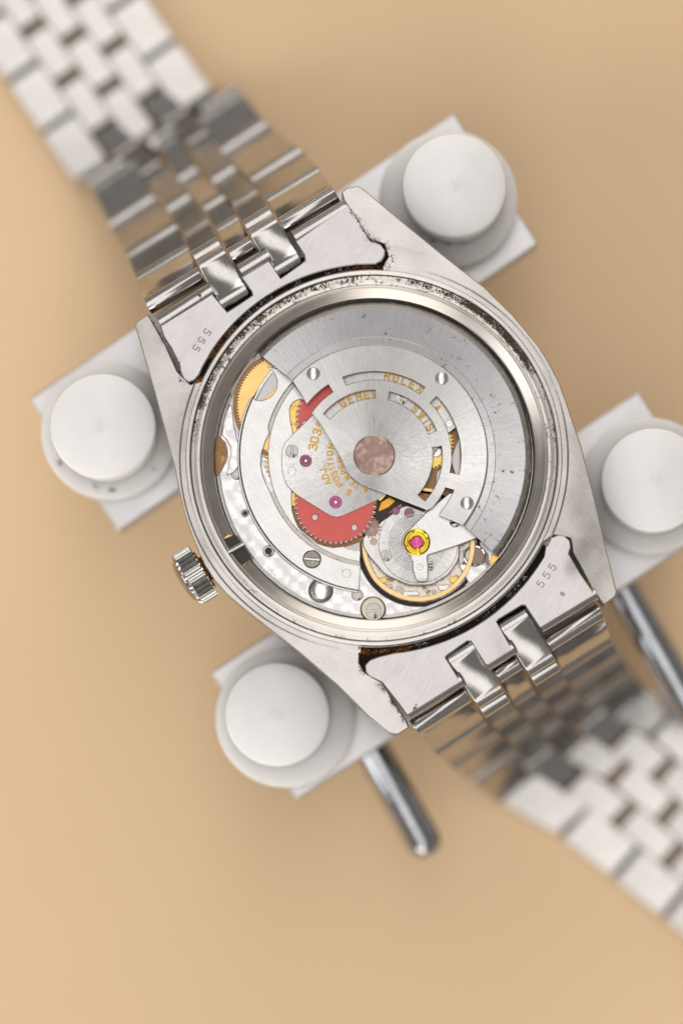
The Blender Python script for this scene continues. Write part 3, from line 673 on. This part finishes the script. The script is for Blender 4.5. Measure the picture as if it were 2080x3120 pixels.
def ringl(r, a0, a1): return carc(r, a0, a1, 14)
flecks('grime', [[(1056, 630), (1112, 716), (1128, 734), (1168, 742), (1188, 782), (1172, 812)]], 330, 12, .2, dirt, 3, .4, 2.3, -1)
flecks('grime', [[(462, 972), (502, 1042), (546, 1110), (552, 1160), (585, 1172)]], 200, 7, .2, dirt, 4, .4, 2.0)
flecks('grime', [[(1096, 2010), (1110, 2062), (1160, 2086), (1200, 2140), (1236, 2200)]], 260, 8, .2, dirt, 5, .5, 2.2, 1)
flecks('rust', [[(1196, 2140), (1232, 2196)], [(1790, 1770), (1812, 1806)], [(584, 1172), (618, 1150)]], 200, 4, .3, M['orange'], 6, .5, 2.2)
flecks('grime', [ringl(550, 80, 40), ringl(546, 60, 28), ringl(552, 58, 30)], 1500, 8, 1.2, dirt, 7, .6, 3.0)
flecks('grime', [ringl(555, 172, 140), ringl(556, 165, 110), ringl(548, 140, 100), ringl(565, 150, 110)], 1500, 7, 1.2, dirt, 8, .6, 3.2)
flecks('grime', [ringl(557, 20, 3), ringl(556, -60, -150), ringl(545, -130, -150)], 260, 5, 1.2, dirt, 9, .5, 2.0)
brn = simple('brown_residue', (.16, .10, .055), .7, .2, .6, .08, .3)
flecks('grime', [ringl(551, 165, 118), ringl(548, 62, 34), ringl(552, 108, 92)], 260, 9, .9, brn, 17, 1.2, 5)
flecks('grime', [ringl(549, 62, 56), ringl(552, 52, 47), ringl(548, 44, 30)], 900, 7, 1.4, dirt, 18, .8, 3.6)
flecks('rust', [ringl(585, 148, 137), ringl(584, 96, 86), ringl(590, -80, -94)], 420, 6, -33, M['orange'], 10, 1, 4)
flecks('grime', [ringl(585, -38, -80), ringl(582, 140, 98)], 500, 6, -33, M['edge'], 11, .5, 2)
flecks('grime', [[(1256, 2170), (1268, 2150), (1273, 2141)], [(600, 890), (612, 905)], [(680, 855), (690, 840)]], 110, 3, .4, dirt, 12, .5, 2.4)
flecks('grime', [[(520, 1000), (1000, 700)], [(1300, 2080), (1780, 1780)], [(1780, 1400), (1820, 1700)], [(930, 1990), (1150, 2180)], [(480, 1180), (560, 1450)], [(1250, 740), (1600, 1040)]], 70, 26, .3, dirt, 13, .3, 1.3)
flecks('grime', [ringl(400, 40, 60), ringl(418, 62, 68), ringl(405, 20, 30)], 90, 5, ZO-2, M['mark'], 14, .5, 2.2)
smudge = simple('grey_brown_smudge', (.30, .25, .21), .6, 0, .4, .1, .3)
for q0, q1, cx, cy, r, n, sd in ((-70, -130, 1384, 575, 170, 60, 21), (-95, -150, 325, 1312, 174, 60, 22), (-40, -90, 330, 1314, 180, 50, 23)):
    flecks('smudge', [circ(cx, cy, r, 8, q0, q1, False)], n, 5, -244, smudge, sd, .5, 3.5, 0, holder)
flecks('smudge', [[(170, 1252), (700, 1500)], [(250, 1230), (420, 1420)]], 4, 30, -58, smudge, 25, .5, 1.2, 0, holder)
# --- crown
lat = Vector((-math.cos(math.radians(LA+1)), -math.sin(math.radians(LA+1)), 0))  # points outwards, to the lower left
ZC = -85
c0 = W(621, 1736, ZC); zc_w = c0.z
def crown_mesh(prof, n, teeth=0, depth=0):
    mb = MB(); u = Vector((-lat.y, lat.x, 0)); v = Vector((0, 0, 1)); m = len(prof)
    for i in range(n):
        a = 2*math.pi*i/n; d = 0
        if teeth: d = [0, depth, depth, 0][i % 4]
        for t, r, k in prof: mb.v.append(c0 + lat*(t*U) + (u*math.cos(a)+v*math.sin(a))*((r-d*k)*U))
    for i in range(n):
        j = (i+1) % n
        for k in range(m-1): mb.f.append((i*m+k, j*m+k, j*m+k+1, i*m+k+1))
    mb.f.append(tuple(i*m for i in range(n))); mb.f.append(tuple(i*m+m-1 for i in range(n)))
    return mb
cm = crown_mesh([(0, 82, 0), (3, 89, 1), (56, 89, 1), (64, 82, .6), (66, 76, 0)], 4*30, 1, 9)
crown = cm.build('crown', metal('crown_steel', (.76, .75, .71), .16, None, bump=.1), watch, c0, None, 'fluted winding crown')
crown_mesh([(58, 76, 0), (66, 74, 0), (75, 64, 0), (80, 48, 0), (83, 24, 0), (84, 4, 0)], 48).build('crown_dome', M['mirror'], crown, c0, 60)
crown_mesh([(-70, 40, 0), (-4, 40, 0), (-4, 62, 0), (0, 62, 0)], 36).build('crown_tube', M['orange'], crown, c0, 30)

# --- end links
def endlink(poly, tubes, label, digits, drot):
    e = plate('end_link', poly, [], -1, 40, M['endlink'], watch, 3.5, label=label)
    for (p, q) in tubes:
        mb = MB(); add_tube(mb, W(*p, -26), W(*q, -26), 25*U, 32); mb.build('spring_bar_tube', M['link'], e, W(*p, -26), 40)
    mb = MB()
    for k, (ch, x, y, h) in enumerate(digits): add_glyph(mb, ch, x, y, h, drot, .2+.1*k, 3.0)
    mb.build('engraved_number', M['mark'], e, W(digits[0][1], digits[0][2], 0))
    return e
topI = carc(592, angc((1075, 806)), angc((652, 1066)), 22)
t_poly = [(547, 1114), (549, 1138), (560, 1155), (578, 1163), (593, 1159), (606, 1143), (618, 1117)] + list(reversed(topI)) + [(1079, 806), (1110, 805), (1145, 804), (1162, 796), (1172, 780), (1174, 762), (1162, 746), (1145, 738), (1130, 734), (1114, 708), (1084, 655), (1058, 622)]
t_poly += [(898, 734), (926, 776), (929, 793), (855, 846), (820, 792), (734, 844), (766, 888), (768, 899), (692, 949), (646, 893), (487, 992), (499, 1028), (522, 1062)]
endlink(t_poly, [((1058, 628), (898, 726)), ((819, 776), (733, 828)), ((646, 882), (486, 984))], 'upper end link stamped 555', [('5', 631, 1011, 21), ('5', 614, 1036, 21), ('5', 598, 1060, 21)], -125)
botI = carc(597, angc((1200, 1990)), angc((1648, 1690)), 20)
b_poly = [(1111, 2029), (1113, 2049), (1122, 2060), (1136, 2066), (1162, 2080), (1190, 2115), (1218, 2151), (1240, 2182), (1404, 2078), (1358, 2004), (1362, 1998), (1426, 1953), (1432, 1953), (1480, 2030), (1562, 1980), (1514, 1895), (1518, 1889), (1590, 1845), (1598, 1845), (1642, 1912), (1812, 1810), (1804, 1799), (1769, 1748), (1733, 1687), (1739, 1666), (1736, 1646), (1722, 1634), (1700, 1629), (1680, 1636), (1664, 1652)]
b_poly += list(reversed(botI)) + [(1150, 2002), (1126, 2011)]
endlink(b_poly, [((1240, 2172), (1404, 2070)), ((1482, 2022), (1562, 1972)), ((1642, 1908), (1812, 1806))], 'lower end link stamped 555', [('5', 1646, 1779, 22), ('5', 1664, 1753, 22), ('5', 1682, 1728, 22), ('8', 1713, 1810, 12)], 55)

# --- bracelet
def frame_pts(L, R, z): return (W(*L, z), W(*R, z))
def lerpf(fr, t):
    i = max(0, min(len(fr)-2, int(math.floor(t)))); u = t-i
    return (fr[i][0].lerp(fr[i+1][0], u) if u <= 1 else fr[i+1][0], fr[i][1].lerp(fr[i+1][1], u) if u <= 1 else fr[i+1][1])
def link_mesh(fr, t0, t1, f0, f1, T=56, gap=3, waist=6, bow=0):
    A = lerpf(fr, t0); B = lerpf(fr, t1)
    a0, a1 = A[0].lerp(A[1], f0), A[0].lerp(A[1], f1); b0, b1 = B[0].lerp(B[1], f0), B[0].lerp(B[1], f1)
    along = ((b0+b1)-(a0+a1)); L = along.length/2; along.normalize()
    side = ((a1-a0)+(b1-b0)).normalized(); nrm = side.cross(along).normalized()
    if nrm.z < 0: nrm = -nrm
    R = T/2*U; g = (4 if gap > 4 else 7)*U; h = L/2 - gap*U/2; flat = waist < 4
    rc = 13*U if flat else R; w = waist*U; q = []
    nA = 6                       # one quarter: from the end face up to the flat top
    for k in range(nA+1):
        t = math.radians(90*k/nA); q.append((h-rc+rc*math.cos(t), R-rc+rc*math.sin(t)))
    if waist > 9:
        for k in range(1, 6): q.append(((h-rc)*(1-k/5.5), R-w*math.sin(math.pi/2*k/5.5)))
    elif not flat: q.append((h-rc-R*.25, R-w*.25)); q.append((h-rc-R*.55, R-w)); q.append((h-rc-R*.62, R-w))
    else: q.append((h-rc-2*U, R)); q.append((h-rc-6*U, R-.2*U))
    prof2 = q + [(-x, y) for x, y in reversed(q)] + [(-x, -y) for x, y in q] + [(x, -y) for x, y in reversed(q)]
    pp = []
    for v_ in prof2:
        if not pp or abs(pp[-1][0]-v_[0])+abs(pp[-1][1]-v_[1]) > 1e-7: pp.append(v_)
    if abs(pp[-1][0]-pp[0][0])+abs(pp[-1][1]-pp[0][1]) < 1e-7: pp.pop()
    prof2 = pp
    c = (a0+a1+b0+b1)/4; wA = (a1-a0).length; wB = (b1-b0).length
    mb = MB(); m = len(prof2)
    for fx, ins in ((-.5, 1.5), (-.5, 0), (.5, 0), (.5, 1.5)):
        for x, y in prof2:
            u = max(0, min(1, x/L+.5)); wd = (wA*(1-u)+wB*u) - g
            k = 1-ins*U/R; s = fx*wd + (0 if ins else (1.5*U if fx < 0 else -1.5*U))
            s = fx*wd if ins else fx*wd
            s += (0 if ins == 1.5 else (1.5*U if fx < 0 else -1.5*U))*-0 
            mb.v.append(c + along*x*(1 if not ins else .99) + nrm*y*(1 if not ins else k) + side*(s if ins else s-(1.5*U if fx > 0 else -1.5*U)))
    for r in range(3):
        for k in range(m): mb.f.append((r*m+k, r*m+(k+1) % m, (r+1)*m+(k+1) % m, (r+1)*m+k))
    mb.f.append(tuple(range(m))); mb.f.append(tuple(3*m+k for k in range(m)))
    return mb, c
COL = [(0, .292), (.292, .437), (.437, .563), (.563, .708), (.708, 1)]
def fr_of(c, half, ang_, z):
    q = math.radians(ang_); d = (math.cos(q)*half, math.sin(q)*half)
    return frame_pts((c[0]-d[0], c[1]-d[1]), (c[0]+d[0], c[1]+d[1]), z)
COLF = [(0, .24), (.24, .414), (.414, .586), (.586, .76), (.76, 1)]
def bracelet(outer, mid, label_first):
    for fr, cols in ((outer, (0, 2, 4)), (mid, (1, 3))):
        for i in range(len(fr)-1):
            for c in cols:
                flat = i >= len(fr)-(6 if label_first == 'top' else 5)
                mb, o = link_mesh(fr, i, i+1, *(COLF if flat else COL)[c], gap=(6 if c in (0, 4) else 24) if flat else 3, waist=3 if flat else (12 if i == 0 else 6)); mb.build('bracelet_link', M['link'], watch, o, 22 if i else 38)
def u_shift(c, u, d): return (c[0]+d[0]*u, c[1]+d[1]*u)
def path(keys):
    return [fr_of(c, h, a, z) for c, h, a, z in keys]
up = (-.506, -.863); c0_ = (727, 746)
TK = [(u_shift(c0_, -28, up), 339, -31, -30), ((704, 700), 328, -31, -205), ((664, 636), 314, -31.5, -385), ((584, 550), 288, -33.2, -540), ((504, 423), 270, -32.5, -665), ((446, 428), 252, -34.5, -806), ((333, 267), 248, -35, -822), ((226, 114), 245, -35, -826), ((119, -39), 243, -35, -826), ((12, -192), 241, -35, -826)]
def half(K, t):
    i = int(t); u = t-i; a, b = K[i], K[i+1]
    return ((a[0][0]*(1-u)+b[0][0]*u, a[0][1]*(1-u)+b[0][1]*u), a[1]*(1-u)+b[1]*u, a[2]*(1-u)+b[2]*u, a[3]*(1-u)+b[3]*u)
TMID = [(u_shift(c0_, -152, up), 345, -31, -28), (u_shift(c0_, 26, up), 338, -31, -50)] + [half(TK, k+.5) for k in range(1, len(TK)-1)]
bracelet(path(TK), path(TMID), 'top')
dn = (.53, .848); c1_ = (1540, 2030)
BK = [((1540, 2030), 340, -32, -30), ((1582, 2106), 322, -32.3, -235), ((1622, 2150), 312, -33, -435), ((1668, 2200), 300, -34, -632), ((1737, 2268), 282, -37, -812), ((1886, 2352), 268, -48, -827), ((2036, 2476), 262, -50, -828), ((2182, 2600), 258, -50, -828), ((2330, 2722), 255, -50, -828)]
BMID = [(u_shift(c1_, -128, dn), 345, -31, -28), (u_shift(c1_, 72, dn), 336, -32, -52)] + [half(BK, k+.5) for k in range(1, len(BK)-1)]
bracelet(path(BK), path(BMID), 'bottom')

scene.render.engine = 'CYCLES'
